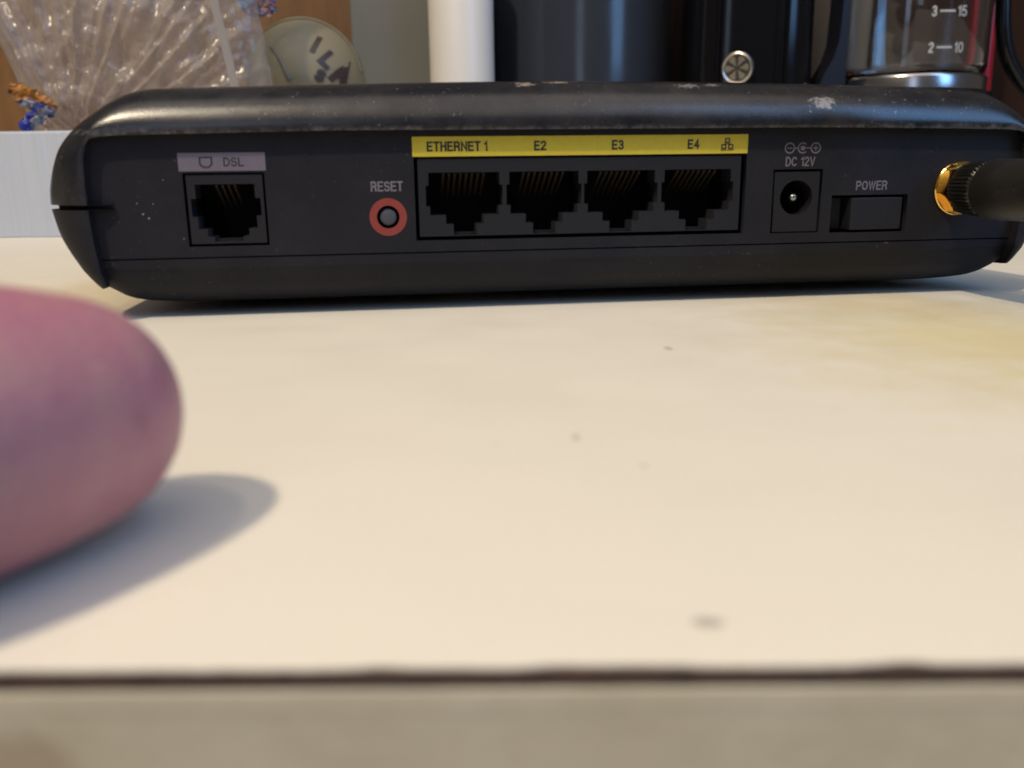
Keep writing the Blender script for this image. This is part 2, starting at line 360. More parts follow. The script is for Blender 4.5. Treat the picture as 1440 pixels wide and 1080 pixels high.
# rows: outer u, outer z, inner u, inner z
up_keys = [(14, 40.3, 14, 31.5), (-8, 40.15, -8, 31.5), (-30, 39.75, -30, 31.5), (-48, 39.35, -50, 31.2), (-58, 39.15, -61, 31.0), (-63, 38.6, -66.2, 30.85), (-66.5, 37.2, -68.6, 30.5),
           (-69.7, 35.2, -69.4, 29.9), (-73.0, 32.9, -69.8, 29.0), (-76.1, 29.6, -70.2, 27.2), (-77.8, 26.1, -70.4, 24.6), (-78.8, 22.6, -70.5, 21.8), (-79.05, 20.0, -70.5, 19.85)]
lo_keys = [(-79.0, 19.15, -70.5, 19.05), (-77.9, 14.5, -70.3, 14.3), (-75.6, 10.1, -69.9, 10.2), (-73.2, 6.9, -69.6, 7.7), (-71.5, 5.3, -69.4, 6.2)]
ch_keys = [(-71.9, 5.6, -70.6, 10.55), (-70.9, 4.95, -69.5, 10.55), (-67.0, 2.9, -66.0, 10.55), (-60, 2.2, -60, 10.55), (-50, 2.05, -50, 10.55), (-20, 2.05, -20, 10.55), (14, 2.1, 14, 10.55)]
CX = 14.0; DEPTH = 118.0; RV = 8.0
mir = lambda row: (2*CX-row[0], row[1], 2*CX-row[2], row[3])
a_up = spline(up_keys, 5); a_lo = spline(lo_keys, 5); a_ch = spline(ch_keys, 6)
def shell(name, rows, rims, chin, m):
    rings = []
    steps = [0, 7, 14, 22, 31, 40, 50, 60, 70, 80, 90]
    for row, rim, ch in zip(rows, rims, chin):
        ou, oz, iu, iz = row; pts = []
        back = 2.2 if ch else 0.9
        pts.append((iu, back, iz))
        if ch:     # the chin: a short upright band, a soft ridge, then the round
            pts.append((iu, rim, iz)); du, dz = ou-iu, oz-iz
            pts.append((iu+du*0.20, rim+0.10, iz+dz*0.195)); pts.append((iu+du*0.23, rim+0.35, iz+dz*0.225))
            for s in steps[3:]:
                t = math.radians(s); q = 0.23+0.77*math.sin(t)
                pts.append((iu+du*q, rim+0.35+(RV+1.0-rim)*(1-math.cos(t)), iz+dz*q))
        else:
            pts.append((iu, rim+0.25, iz)); 
            for s in steps[1:]:
                t = math.radians(s); q = math.sin(t)
                pts.append((iu+(ou-iu)*q, rim+(RV-rim)*(1-math.cos(t))*1.0, iz+(oz-iz)*q))
            pts.append(pts[-1])
        for vv, k in ((30, 1.0), (DEPTH-14, 1.0), (DEPTH-6, 0.975), (DEPTH-1.5, 0.93), (DEPTH, 0.86)):
            cz = 20.0; pts.append((CX+(ou-CX)*(1-(1-k)*0.28), vv, cz+(oz-cz)*k))
        rings.append(pts)
    L = max(len(p) for p in rings)
    v, f = [], []
    for p in rings: v += p + [p[-1]]*(L-len(p))
    for i in range(len(rings)-1):
        for j in range(L-1): f.append((i*L+j, (i+1)*L+j, (i+1)*L+j+1, i*L+j+1))
    return v, f, L, len(rings)
full_up = a_up[::-1] + [mir(r) for r in a_up[1:]]          # left seam -> over the top -> right seam
v, f, L, nr = shell('upper_shell', full_up, [-2.2]*len(full_up), [False]*len(full_up), None)
def flange(v, f, base, L, du, dv=1.2):
    o = len(v)
    for j in range(L): x, y, z = v[base+j]; v.append((x+du, y+(dv if j < 6 else 0), z))
    for j in range(L-1): f.append((base+j, base+j+1, o+j+1, o+j))
flange(v, f, 0, L, 3.6); flange(v, f, (nr-1)*L, L, -3.6)
f.append(tuple(i*L+L-1 for i in range(nr)))
us = autosmooth(fixn(obj('upper_shell', v, f, M['shell'], R)), 38)
rows = a_lo + a_ch + [mir(r) for r in a_ch[::-1][1:]] + [mir(r) for r in a_lo[::-1]]
nl, ncn = len(a_lo), 2*len(a_ch)-1
tp = [-2.2+1.5*max(0, (k-nl+9)/8) for k in range(nl)]; rims = tp + [0.15]*ncn + tp[::-1]; chs = [False]*nl + [True]*ncn + [False]*nl
v, f, L, nr = shell('lower_shell', rows, rims, chs, None)
flange(v, f, 0, L, 3.6); flange(v, f, (nr-1)*L, L, -3.6)
f.append(tuple(i*L+L-1 for i in range(nr)))
ls = autosmooth(fixn(obj('lower_shell', v, f, M['panel'], R)), 30)
for (a_, b_) in ((-76.0, -71.6), (99.6, 104.0)): box('inner_frame', a_, b_, 0.6, DEPTH-8, 17.5, 21.5, M['cavity'], R, 0.4)
for (fu, fv) in ((-52, 30), (80, 30), (-52, 100), (80, 100)):
    lathe('rubber_foot', [(0, 0), (4.6, 0), (5, 0.4), (5, 2.6), (0, 2.6)], M['rubber'], R, 32, (fu, fv, 0))

# back panel with its cut-outs
DSL = (-55.46, -42.02, 12.58, 24.83); ETH = (-16.70, 43.72, 12.75, 27.0); DCJ = (48.98, 58.59, 12.63, 24.18); PWR = (60.7, 75.95, 12.45, 19.35)
bp = plate('back_panel', [[(-71.2, 10.78), (99.2, 10.78), (99.2, 29.5), (96.5, 32.2), (-68.5, 32.2), (-71.2, 29.5)], rect(*DSL), rect(*ETH), rect(*DCJ), rect(*PWR), circ(-21.47, 16.96, 1.95), circ(86.0, 20.3, 3.0)], 0.0, 1.4, M['panel'], R)
box('inner_backing', -70, 98, 13.6, 14.4, 9.5, 32, M['cavity'], R)

# ---- jacks
def stepped(cx, zt, zb, top, wide, mid, s1, s2, zs):
    """keyed opening, symmetric round cx; zs = the five heights between top and bottom"""
    zw0, zw1, za, zc = zs
    half = [(top, zt), (top, zw0), (wide, zw0), (wide, zw1), (mid, zw1), (mid, za), (s1, za), (s1, zc), (s2, zc), (s2, zb)]
    return [(cx-x, z) for x, z in half] + [(cx+x, z) for x, z in half[::-1]]
def jack(name, outer, centres, geo, contacts, label=None):
    root = plate(name, [rect(*outer)] + [stepped(cx, *geo) for cx in centres], 0.25, 5.0, M['jack'], R)
    if label: root['label'] = label
    for cx in centres:
        zt, zb, wide = geo[0], geo[1], geo[3]
        v = [(cx+a, y, z) for y in (5.02, 13.2) for (a, z) in ((-wide-.3, zb-.3), (wide+.3, zb-.3), (wide+.3, zt+.3), (-wide-.3, zt+.3))]
        obj('socket_cavity', v, [(0, 1, 5, 4), (1, 2, 6, 5), (2, 3, 7, 6), (3, 0, 4, 7), (4, 5, 6, 7)], M['cavity'], root)
        v, f = [], []
        for k in range(contacts):
            x = cx+(k-(contacts-1)/2)*1.02; hw = 0.19
            for (y, z) in ((1.2, zt-0.15), (1.2, zt-0.45), (8.5, zt-4.0), (8.5, zt-4.3)):
                v += [(x-hw, y, z), (x+hw, y, z)]
            o = 8*k; f += [(o, o+1, o+3, o+2), (o+2, o+3, o+7, o+6), (o, o+2, o+6, o+4), (o+1, o+5, o+7, o+3), (o, o+4, o+5, o+1), (o+4, o+6, o+7, o+5)]
        obj('contact_pins', v, f, M['contact'], root)
        box('latch_sill', cx-geo[6]+0.05, cx+geo[6]-0.05, 1.6, 4.9, zb-0.1, zb+0.35, M['jack'], root)
    return root
jack('dsl_socket', (DSL[0]+.45, DSL[1]-.42, DSL[2]+.42, DSL[3]-.30), [-48.75], (22.95, 13.35, 4.9, 5.75, 4.9, 3.45, 2.4, (20.6, 17.6, 15.5, 14.2)), 4, 'wide telephone socket under the lilac label')
jack('ethernet_socket_block', (ETH[0]+.65, ETH[1]-.95, ETH[2]+.65, ETH[3]-.25), [-7.98, 6.29, 20.35, 34.65],
     (24.4, 13.55, 6.25, 6.78, 6.1, 3.35, 2.05, (22.2, 18.65, 17.1, 15.5)), 8, 'row of four keyed network sockets')
# ---- DC jack
dc = plate('power_jack', [rect(DCJ[0]+.42, DCJ[1]-.45, DCJ[2]+.22, DCJ[3]-.45), circ(53.75, 19.05, 3.15, 48)], 0.15, 8.0, M['jack'], R)
lathe('barrel_floor', [(0, 9.0), (3.3, 9.0), (3.3, 8.02), (3.15, 8.02)], M['cavity'], dc, 40, (53.75, 0, 19.05), 'Y')
lathe('centre_pin', [(0, 0.9), (0.35, 0.92), (0.72, 1.2), (0.85, 1.7), (0.85, 8.9)], M['steel'], dc, 24, (53.75, 0, 19.05), 'Y')
# ---- rocker switch
v = []
for z in (12.9, 18.85): v += [(61.1, 4.6, z), (64.45, 3.6, z), (64.5, -0.35, z), (75.1, 0.25, z), (75.15, 7, z), (61.1, 7, z)]
f = [tuple(range(6)), tuple(range(11, 5, -1))] + [(k, (k+1) % 6, 6+(k+1) % 6, 6+k) for k in range(6)]
bev(fixn(obj('rocker_switch', v, f, M['jack'], R)), 0.18, 2)
# ---- reset button
rb = plate('reset_ring', [circ(-21.47, 16.96, 3.25, 64), circ(-21.47, 16.96, 1.97, 64)], -0.06, -0.012, M['red'], R)
lathe('reset_button', [(0, 0.15), (0.9, 0.18), (1.38, 0.4), (1.6, 0.9), (1.6, 6)], M['button'], R, 40, (-21.47, 0, 16.96), 'Y')
# ---- printed labels and lettering
yl = plate('ethernet_label', [rect(-16.85, 43.75, 27.12, 30.45)], -0.07, -0.012, M['yellow'], R)
for (s, a, b) in (('ETHERNET', -14.35, -4.95), ('1', -4.35, -3.75), ('E2', 4.45, 6.65), ('E3', 18.45, 20.65), ('E4', 32.4, 34.65)):
    text('label_lettering', s, a, b, 27.95, 29.65, -0.085, M['ink'], yl, 0.20)
def monitor(cx, cz, w_=1.0):
    h = w_*0.52
    return [rect(cx-h, cx+h, cz-h*0.75, cz+h), rect(cx-h*0.5, cx+h*0.5, cz-h*0.25, cz+h*0.55)], [rect(cx-h*1.15, cx+h*1.15, cz-h*1.25, cz-h*0.88)]
for (cx, cz) in ((39.85, 29.35), (39.2, 28.25), (40.5, 28.25)):
    a, b = monitor(cx, cz, 0.95); plate('network_symbol', a, -0.09, -0.075, M['ink'], yl); plate('network_symbol', b, -0.09, -0.075, M['ink'], yl)
dl = plate('dsl_label', [rect(-55.9, -41.65, 25.12, 28.12)], -0.07, -0.012, M['lilac'], R)
text('label_lettering', 'DSL', -48.55, -45.2, 25.85, 27.35, -0.085, M['ink'], dl, 0.16)
sh = lambda k: [(-51.4+a*k, 26.62+b*k) for a, b in ((-1.1, 0.85), (1.1, 0.85), (1.1, -0.45), (0.45, -1.0), (-0.45, -1.0), (-1.1, -0.45))]
plate('plug_symbol', [sh(1.0), sh(0.74)], -0.09, -0.075, M['ink'], dl)
text('printed_text', 'RESET', -24.25, -18.7, 21.35, 23.05, -0.02, M['greyink'], bp, 0.16)
text('printed_text', 'DC 12V', 51.2, 56.9, 24.72, 26.4, -0.02, M['greyink'], bp, 0.14)
text('printed_text', 'POWER', 65.35, 71.55, 20.25, 21.9, -0.02, M['greyink'], bp, 0.14)
for cx, kind in ((51.85, '-'), (54.35, 'c'), (56.85, '+')):
    cz = 27.95; o, i = 0.98, 0.78
    if kind == 'c':
        arc = [(cx+o*math.cos(t), cz+o*math.sin(t)) for t in [math.radians(45+270*k/24) for k in range(25)]]
        arc += [(cx+i*math.cos(t), cz+i*math.sin(t)) for t in [math.radians(315-270*k/24) for k in range(25)]]
        plate('polarity_symbol', [arc], -0.03, -0.012, M['greyink'], bp)
        plate('polarity_symbol', [circ(cx, cz, 0.42, 20)], -0.03, -0.012, M['greyink'], bp)
        plate('polarity_symbol', [rect(cx+0.44, cx+1.5, cz-0.1, cz+0.1)], -0.03, -0.012, M['greyink'], bp)
        plate('polarity_symbol', [rect(cx-1.5, cx-0.99, cz-0.1, cz+0.1)], -0.03, -0.012, M['greyink'], bp)
    else:
        plate('polarity_symbol', [circ(cx, cz, o, 32), circ(cx, cz, i, 32)], -0.03, -0.012, M['greyink'], bp)
        plate('polarity_symbol', [rect(cx-0.5, cx+0.5, cz-0.09, cz+0.09)], -0.03, -0.012, M['greyink'], bp)
        if kind == '+': plate('polarity_symbol', [rect(cx-0.09, cx+0.09, cz-0.5, cz+0.5)], -0.04, -0.031, M['greyink'], bp)

# ---- antenna on its gold connector
ant = lathe('antenna', [(0, -36.0), (3.6, -36), (4.6, -35), (4.95, -30), (5.2, -18), (5.35, -10.6), (5.1, -9.9), (4.4, -9.6), (0, -9.6)], M['antenna'], R, 64, (86.3, 0, 20.2), 'Y')
hexp = []
nutc = (86.0, 20.3)
hexa = [(nutc[0]+4.55*math.cos(math.radians(a+12)), nutc[1]+4.55*math.sin(math.radians(a+12))) for a in range(0, 360, 60)]
bev(plate('hex_nut', [hexa, circ(*nutc, 2.9, 40)], -2.3, -0.75, M['gold'], ant, 0), 0.15, 2)
lathe('washer', [(2.9, -0.02), (4.9, -0.02), (5.05, -0.2), (5.05, -0.55), (4.9, -0.72), (2.9, -0.72)], M['gold'], ant, 64, (nutc[0], 0, nutc[1]), 'Y')
lathe('threaded_stub', [(2.9, 8), (2.9, -2.5)] + [(2.9 if k % 2 else 2.65, -2.6-0.25*k) for k in range(6)] + [(0, -4.2)], M['gold'], ant, 40, (nutc[0], 0, nutc[1]), 'Y')
teeth = 44
def knurl(a, h): return 1.0 + (0.035*(1 if math.cos(a*teeth) > 0 else -1) if -9.1 < h < -3.2 else 0)
lathe('knurled_collar', [(0, -3.0), (3.9, -3.0), (4.3, -3.1), (4.55, -3.4), (4.7, -6), (4.8, -9.0), (4.6, -9.3), (4.3, -9.62), (0, -9.65)], M['knurl'], ant, teeth*4, (86.1, 0, 20.25), 'Y', wob=knurl)
tube('mast', [(86.4, -33, 20.2), (86.4, -35, 24), (86.4, -35.5, 40), (86.4, -36, 140)], [4.2, 4.6, 4.6, 3.6], M['antenna'], ant, 32)

# ------------------------------------------------------------------ the pointing hand
skin = mat('skin', (0.60, 0.34, 0.31), 0.48); n = N(skin)
mott = n.ramp(n.noise(140, 5, 0.6), [(0.3, (0.45, 0.235, 0.225)), (0.5, (0.42, 0.185, 0.21)), (0.7, (0.39, 0.14, 0.195))])
mott = n.mix(n.math('MULTIPLY', n.blob((-0.0235, 0.0510, 0.0095), 0.0011, (1, 1, 1), 0.3, 500), 0.28), mott, (0.16, 0.06, 0.06)); n.link(mott, n.b.inputs['Base Color'])
n.b.inputs['Subsurface Weight'].default_value = 0.25; n.b.inputs['Subsurface Radius'].default_value = (0.004, 0.0015, 0.001); n.b.inputs['Subsurface Scale'].default_value = 1.0
n.bump(n.math('ADD', n.noise(1400, 3), n.math('MULTIPLY', n.noise(220, 4, 0.6, n.mapping((1, 3.0, 1))), 1.5)), 0.3, 0.0003)
def build_hand():
    V, E_, Rr = [], [], []
    def add(p, r, parent=None):
        V.append(Vector(p)*S); Rr.append(r*S); i = len(V)-1
        if parent is not None: E_.append((parent, i))
        return i
    wrist = add((-140, -135, -8), 23)
    palm = add((-132, -85, 8), 22, wrist)
    fore = add((-152, -200, -25), 27, wrist); fore2 = add((-164, -265, -42), 31, fore)
    def chain(start, pts):
        i = start
        for p, r in pts: i = add(p, r, i)
    chain(palm, [((-111.86, -27.97, 23.67), 11.5), ((-87.89, -2.00, 25.67), 10.8), ((-66.91, 20.98, 19.68), 10.0), ((-53.43, 31.46, 15.08), 9.7), ((-39.40, 41.6, 10.5), 9.8), ((-33.6, 48.9, 9.45), 9.3), ((-30.3, 54.2, 8.9), 8.4)])
    chain(palm, [((-134, -42, 20), 10.5), ((-134, -20, 8), 9.2), ((-134, -26, -14), 8.4), ((-134, -48, -18), 7.6), ((-134, -56, -12), 6.2)])
    chain(palm, [((-152, -46, 16), 10), ((-152, -26, 4), 8.8), ((-152, -32, -16), 8), ((-151, -52, -19), 7.2), ((-151, -59, -14), 6)])
    chain(palm, [((-168, -54, 10), 9), ((-169, -38, 0), 7.6), ((-168, -42, -17), 7), ((-167, -58, -19), 6.4), ((-167, -64, -15), 5.4)])
    chain(palm, [((-116, -88, -6), 11), ((-108, -62, -18), 10), ((-114, -40, -26), 8.6), ((-123, -30, -28), 6.8)])
    # every bone chain becomes a closed round-ended tube; a fine voxel remesh fuses them into one skin
    nxt = {}
    for a, b in E_: nxt.setdefault(a, []).append(b)
    vs_, fs_ = [], []; seg = 28
    def limb(ids):
        P = [V[k]/S for k in ids]; Q = [Rr[k]/S for k in ids]
        rows = spline([(*p, q) for p, q in zip(P, Q)], 6)
        pts = [Vector(r[:3]) for r in rows]; rad = [r[3] for r in rows]
        d0 = (pts[0]-pts[1]).normalized(); d1 = (pts[-1]-pts[-2]).normalized(); angs = [math.radians(t) for t in (25, 48, 66, 80, 88)]
        r0, r1 = rad[0], rad[-1]
        pre = [(pts[0]+d0*r0*math.sin(t), r0*math.cos(t)) for t in reversed(angs)]; post = [(pts[-1]+d1*r1*math.sin(t), r1*math.cos(t)) for t in angs]
        allp = pre+list(zip(pts, rad))+post; o0 = len(vs_); u = Vector((0.31, 0.17, 0.93))
        for k, (p, r) in enumerate(allp):
            d = (allp[min(k+1, len(allp)-1)][0]-allp[max(k-1, 0)][0]).normalized(); u = (u-d*u.dot(d)).normalized(); b = d.cross(u)
            for t in range(seg): vs_.append(tuple(p+(u*math.cos(2*math.pi*t/seg)+b*math.sin(2*math.pi*t/seg))*r))
        n2 = len(allp)
        for k in range(n2-1):
            for t in range(seg): fs_.append((o0+k*seg+t, o0+k*seg+(t+1) % seg, o0+(k+1)*seg+(t+1) % seg, o0+(k+1)*seg+t))
        fs_.append(tuple(o0+t for t in range(seg))[::-1]); fs_.append(tuple(o0+(n2-1)*seg+t for t in range(seg)))
    limb([fore2, fore, wrist, palm])
    for first in nxt[palm]:
        ids = [palm, first]
        while nxt.get(ids[-1]): ids.append(nxt[ids[-1]][0])
        rr0 = Rr[palm]; Rr[palm] = 13*S; limb(ids); Rr[palm] = rr0
    o = fixn(obj('tmp', vs_, fs_, None))
    rm = o.modifiers.new('remesh', 'REMESH'); rm.mode = 'VOXEL'; rm.voxel_size = 1.1*S; rm.use_smooth_shade = True
    sm = o.modifiers.new('smooth', 'SMOOTH'); sm.factor = 0.6; sm.iterations = 12
    out = bpy.data.meshes.new_from_object(o.evaluated_get(bpy.context.evaluated_depsgraph_get()))
    bpy.data.objects.remove(o); out.name = 'person_hand'; out.materials.clear()
    return link('person_hand', out, skin, None, True)
hand = build_hand()
tag(hand, 'bare hand with a blurred pink fingertip pointing over the cream counter', 'hand')
nail_m = mat('nail', (0.66, 0.45, 0.42), 0.3)
v, f = [], []
for i in range(9):
    for j in range(9):
        a = math.radians(-50+100*j/8); t = i/8
        rr = 7.35-1.6*max(0, t-0.6)**1.3
        v.append((-32.6-(rr+1.3)*math.cos(a)*0.96-4.6*(1-t), 47.8+12.8*t, 10.6-1.8*t+(rr+1.6)*math.sin(a)*0.8))
for i in range(8):
    for j in range(8): f.append((9*i+j, 9*i+j+1, 9*i+10+j, 9*i+9+j))
nl_ = fixn(obj('fingernail', v, f, nail_m, hand, True)); md = nl_.modifiers.new('thick', 'SOLIDIFY'); md.thickness = 0.4*S

# ------------------------------------------------------------------ things behind the router
# white ribbed box
wb = mat('pale_white_card', (0.70, 0.76, 0.84), 0.5); n = N(wb)
n.link(n.mix(n.ramp(n.noise(40, 4, 0.6, n.mapping((9, 1, 0.3))), [(0.3, 0.0), (0.8, 1.0)]), (0.42, 0.455, 0.52), (0.39, 0.425, 0.49)), n.b.inputs['Base Color'])
v, f = [], []; K = 120
for i in range(K+1):
    x = -330+ (330-172)*i/K; d = 0.14*(math.sin(i*1.31)+0.5*math.sin(i*2.9+1))
    v += [(x, 375+d, 0.2), (x, 375+d, 43.2), (x, 376.2+d*0.3, 44.2), (x, 414, 44.2), (x, 414, 0.2)]
for i in range(K):
    for j in range(5): f.append((5*i+j, 5*i+5+j, 5*i+5+(j+1) % 5, 5*i+(j+1) % 5))
f += [tuple(range(5)), tuple(5*K+j for j in range(5))[::-1]]
tb = fixn(obj('white_box', v, f, wb)); tag(tb, 'low pale white box with ribbed front beside the router end', 'box')

# orange wooden board leaning at the wall
wood = mat('orange_wood', (0.42, 0.20, 0.07), 0.5); n = N(wood)
g = n.noise(12, 6, 0.65, n.mapping((5, 5, 0.5)))
n.link(n.ramp(g, [(0.3, (0.085, 0.040, 0.013)), (0.55, (0.145, 0.068, 0.021)), (0.75, (0.185, 0.09, 0.03))]), n.b.inputs['Base Color'])
wbd = box('wooden_board', -480, -98, 640, 656, 0.1, 330, wood, None, 2); wbd.rotation_euler = (math.radians(0), 0, 0)
tag(wbd, 'upright orange brown wooden board behind the plastic bag', 'board')

# beige round jar with dark brush lettering
beige = mat('beige_glaze', (0.3, 0.27, 0.19), 0.6, 0, 0.3); n = N(beige)
n.link(n.mix(n.ramp(n.noise(28, 4), [(0.35, 0.0), (0.7, 1.0)]), (0.19, 0.18, 0.135), (0.21, 0.17, 0.095)), n.b.inputs['Base Color'])
jar = empty('round_jar', (-116, 520, 0)); tag(jar, 'round beige ceramic jar with dark brush lettering beside the plastic bag', 'jar')
cz = 77.0; rr = 33.5
prof = [(0, 0.1), (22, 0.1), (26, 2), (28, 8)] + [(rr*math.sin(math.radians(a)), cz-rr*math.cos(math.radians(a))) for a in range(60, 181, 6)]
prof = [(r if r > 0.01 else 0, h) for r, h in prof]
lathe('jar_body', prof, beige, jar, 64)
dkm = mat('dark_brush_ink', (0.035, 0.02, 0.018), 0.5); rimm = mat('olive_rim_glaze', (0.13, 0.11, 0.06), 0.4)
tube('rim_line', [(math.cos(t)*33.0, -7.5, cz+math.sin(t)*33.0) for t in [math.radians(8+164*k/30) for k in range(31)]], 1.1, rimm, jar, 8)
def onball(x, z):
    d = rr*rr-x*x-(z-cz)**2; return (x, -math.sqrt(max(d, 0.0))-0.5, z)
def rotw(cx, cz_, ang):
    ca, sa = math.cos(ang), math.sin(ang)
    return lambda x, z: onball(cx+x*ca-z*sa, cz_+x*sa+z*ca)
for s, px, py, an, sx_, sz_ in (('I', 444, 62, -0.40, 3.2, 9.5), ('L', 461, 84, -0.8, 7, 9), ('A', 478, 103, -0.5, 9, 12), ('S', 452, 107, -0.5, 5, 7)):
    p = at(px, py, 492); text('brush_lettering', s, -sx_/2, sx_/2, -sz_/2, sz_/2, 0, dkm, jar, 0.28, warp=rotw(p.x+116, p.z, an))
greyb = mat('grey_brush_ink', (0.12, 0.115, 0.10), 0.5)
strk = [at(*q, 487) for q in ((376, 64), (388, 76), (398, 92), (408, 112))]
tube('brush_stroke', [tuple(Vector(onball(p.x+116, p.z))+Vector((0, 1.1, 0))) for p in spline([tuple(q) for q in strk], 5) for p in [Vector(p)]], [0.9+1.0*k/15 for k in range(16)], greyb, jar, 8)

# grey upright carton
gcm = mat('olive_grey_card', (0.235, 0.225, 0.175), 0.55); n = N(gcm)
n.link(n.mix(n.noise(25, 5, 0.6), (0.095, 0.098, 0.09), (0.12, 0.12, 0.106)), n.b.inputs['Base Color'])
gb = box('grey_carton', -97, -40, 566, 632, 0.1, 236, gcm, None, 1.2); tag(gb, 'plain olive grey carton standing beside the white bottle', 'carton')

# white cylindrical bottle
wpl = mat('white_plastic', (0.60, 0.58, 0.55), 0.38)
wt = empty('white_bottle', (-27.5, 545, 0)); tag(wt, 'smooth white cylindrical bottle between grey carton and dark canister', 'bottle')
lathe('bottle_body', [(0, 0.1), (17.5, 0.1), (18.9, 1.5), (19.3, 4), (19.3, 150), (17, 156), (9, 160), (0, 160)], wpl, wt, 64)
lathe('bottle_cap', [(0, 160.2), (9, 160.2), (9, 175), (8, 176), (0, 176)], wpl, wt, 40)

# dark canister
can = mat('dark_slate_enamel', (0.024, 0.028, 0.038), 0.16, 0, 0.4); n = N(can)
n.link(n.math('ADD', n.math('MULTIPLY', n.noise(30, 5), 0.22), 0.08), n.b.inputs['Roughness'])
n.bump(n.noise(14, 3, 0.5, n.mapping((1, 1, 0.25))), 0.35, 0.004)
cn = empty('dark_canister', (50, 612, 0)); tag(cn, 'large glossy dark slate canister behind the router', 'canister')
lathe('canister_body', [(0, 0.1), (58, 0.1), (60.5, 2), (61, 6), (61, 210), (60, 213), (0, 213)], can, cn, 96)
lathe('canister_lid', [(0, 213.2), (61.5, 213.2), (62, 215), (62, 226), (58, 230), (0, 231)], can, cn, 96)

# black appliance with round metal badge
gl = mat('gloss_black_plastic', (0.004, 0.004, 0.005), 0.12, 0, 0.3); n = N(gl)
n.link(n.math('ADD', n.math('MULTIPLY', n.noise(90, 5), 0.15), 0.06), n.b.inputs['Roughness'])
ap = empty('coffee_grinder', (146, 560, 0)); tag(ap, 'gloss black kitchen appliance with round silver badge', 'appliance')
lathe('housing', [(0, 0.1), (34, 0.1), (37, 2), (37.5, 8), (36.2, 120), (35.5, 230), (34, 236), (0, 238)], gl, ap, 8*10, wob=lambda a, h: 1/ (abs(math.cos(a))**3.6+abs(math.sin(a))**3.6)**(1/3.6))
for x in (-26, 9, 14):
    box('vertical_rib', x, x+1.6, -38.6, -35.0, 4, 225, gl, ap, 0.5)
bd = empty('badge', (0, 0, 0)); bd.parent = ap; bd.location = Vector((-14.0, -40.4, 81.5))*S; bd.rotation_euler = (math.radians(6), math.radians(14), math.radians(-24))
nick = mat('brushed_nickel', (0.62, 0.58, 0.50), 0.28, 1.0); dpl = mat('badge_recess', (0.03, 0.027, 0.024), 0.5)
lathe('badge_disc', [(0, -0.2), (7.8, -0.2), (7.8, 2.0), (0, 2.0)], dpl, bd, 48, (0, 0, 0), 'Y')
lathe('badge_ring', [(7.0, -0.3), (7.2, -1.0), (7.9, -1.5), (8.7, -1.2), (9.0, -0.4), (9.0, 2.2), (7.0, 2.2)], nick, bd, 64, (0, 0, 0), 'Y')
for k in range(6):
    a0 = math.radians(60*k+17); pts = []
    for (r, d) in ((1.0, 0), (4.3, -17), (5.8, -20), (6.5, -12), (6.7, 0), (6.5, 12), (5.8, 20), (4.3, 17)):
        t = a0+math.radians(d); pts.append((r*math.cos(t), r*math.sin(t)))
    bev(plate('badge_petal', [pts], -1.0, -0.22, nick, bd), 0.25, 2)

# glass carafe on a black warming stand
st = empty('carafe_stand', (243, 548, 0)); tag(st, 'black warming stand carrying the glass carafe', 'stand')
lathe('stand_base', [(0, 0.1), (52, 0.1), (54, 3), (52, 40), (49, 63), (47, 66.8), (0, 66.8)], gl, st, 72)
bk = [(-39, 0), (-43.2, 66), (-43.2, 240), (-38, 240), (-38, 0)]
# upright bracket that flares at its foot
prof2 = [(-42.5, 245), (-47.0, 245), (-46.8, 120), (-47.6, 98), (-50.5, 88), (-55.5, 79), (-59.5, 68), (-60, 40), (-42.5, 40)]
bev(plate('bracket', [prof2], -13, 9, mat('navy_black_metal', (0.010, 0.013, 0.022), 0.22), st), 0.8, 2)
cf = empty('glass_carafe', (243, 548, 67)); tag(cf, 'clear glass carafe with white cup and ounce marks on the black stand', 'carafe')
glass = bpy.data.materials.new('clear_glass'); glass.use_nodes = True
b = glass.node_tree.nodes['Principled BSDF']; b.inputs['Base Color'].default_value = (0.93, 0.95, 0.96, 1); b.inputs['Roughness'].default_value = 0.02
b.inputs['Transmission Weight'].default_value = 1.0; b.inputs['IOR'].default_value = 1.47
rg = 42.5
lathe('glass_body', [(0, 9.6), (38, 9.6), (41, 10.6), (rg, 14), (rg, 95), (36, 118), (30, 128), (30, 150), (28, 150), (28, 127.5), (33.6, 117), (40.0, 94), (40.0, 16), (38, 13.2), (0, 12.6)], glass, cf, 96)
chrome = mat('chrome', (0.42, 0.41, 0.41), 0.22, 1.0)
lathe('base_ring', [(40, 0.1), (42.8, 0.1), (43.4, 0.8), (43.4, 7.6), (43.0, 8.8), (42.3, 9.3), (38, 9.3), (38, 0.1)], chrome, cf, 96)
wpm = mat('white_mark_print', (0.42, 0.42, 0.41), 0.5)
# marks lie on the glass: px column -> angle round the carafe
def wrap(x, z):
    t = x/ (rg+0.25); return ((rg+0.25)*math.sin(t+TH0), -(rg+0.25)*math.cos(t+TH0), z)
TH0 = math.radians(-4)
for zc, a, b_ in ((108.4, '3', '15'), (89.5, '2', '10')):
    z = zc-67
    text('mark_numeral', a, -5.3, -2.7, z-2.8, z+2.8, 0, wpm, cf, 0.15, warp=wrap)
    text('mark_numeral', b_, 8.9, 14.4, z-2.8, z+2.8, 0, wpm, cf, 0.12, warp=wrap)
    v = []; 
    for k in range(9):
        for dz in (-0.45, 0.45): v.append(wrap(-1.2+8.6*k/8, z+dz))
    obj('mark_line', v, [(2*k, 2*k+2, 2*k+3, 2*k+1) for k in range(8)], wpm, cf)
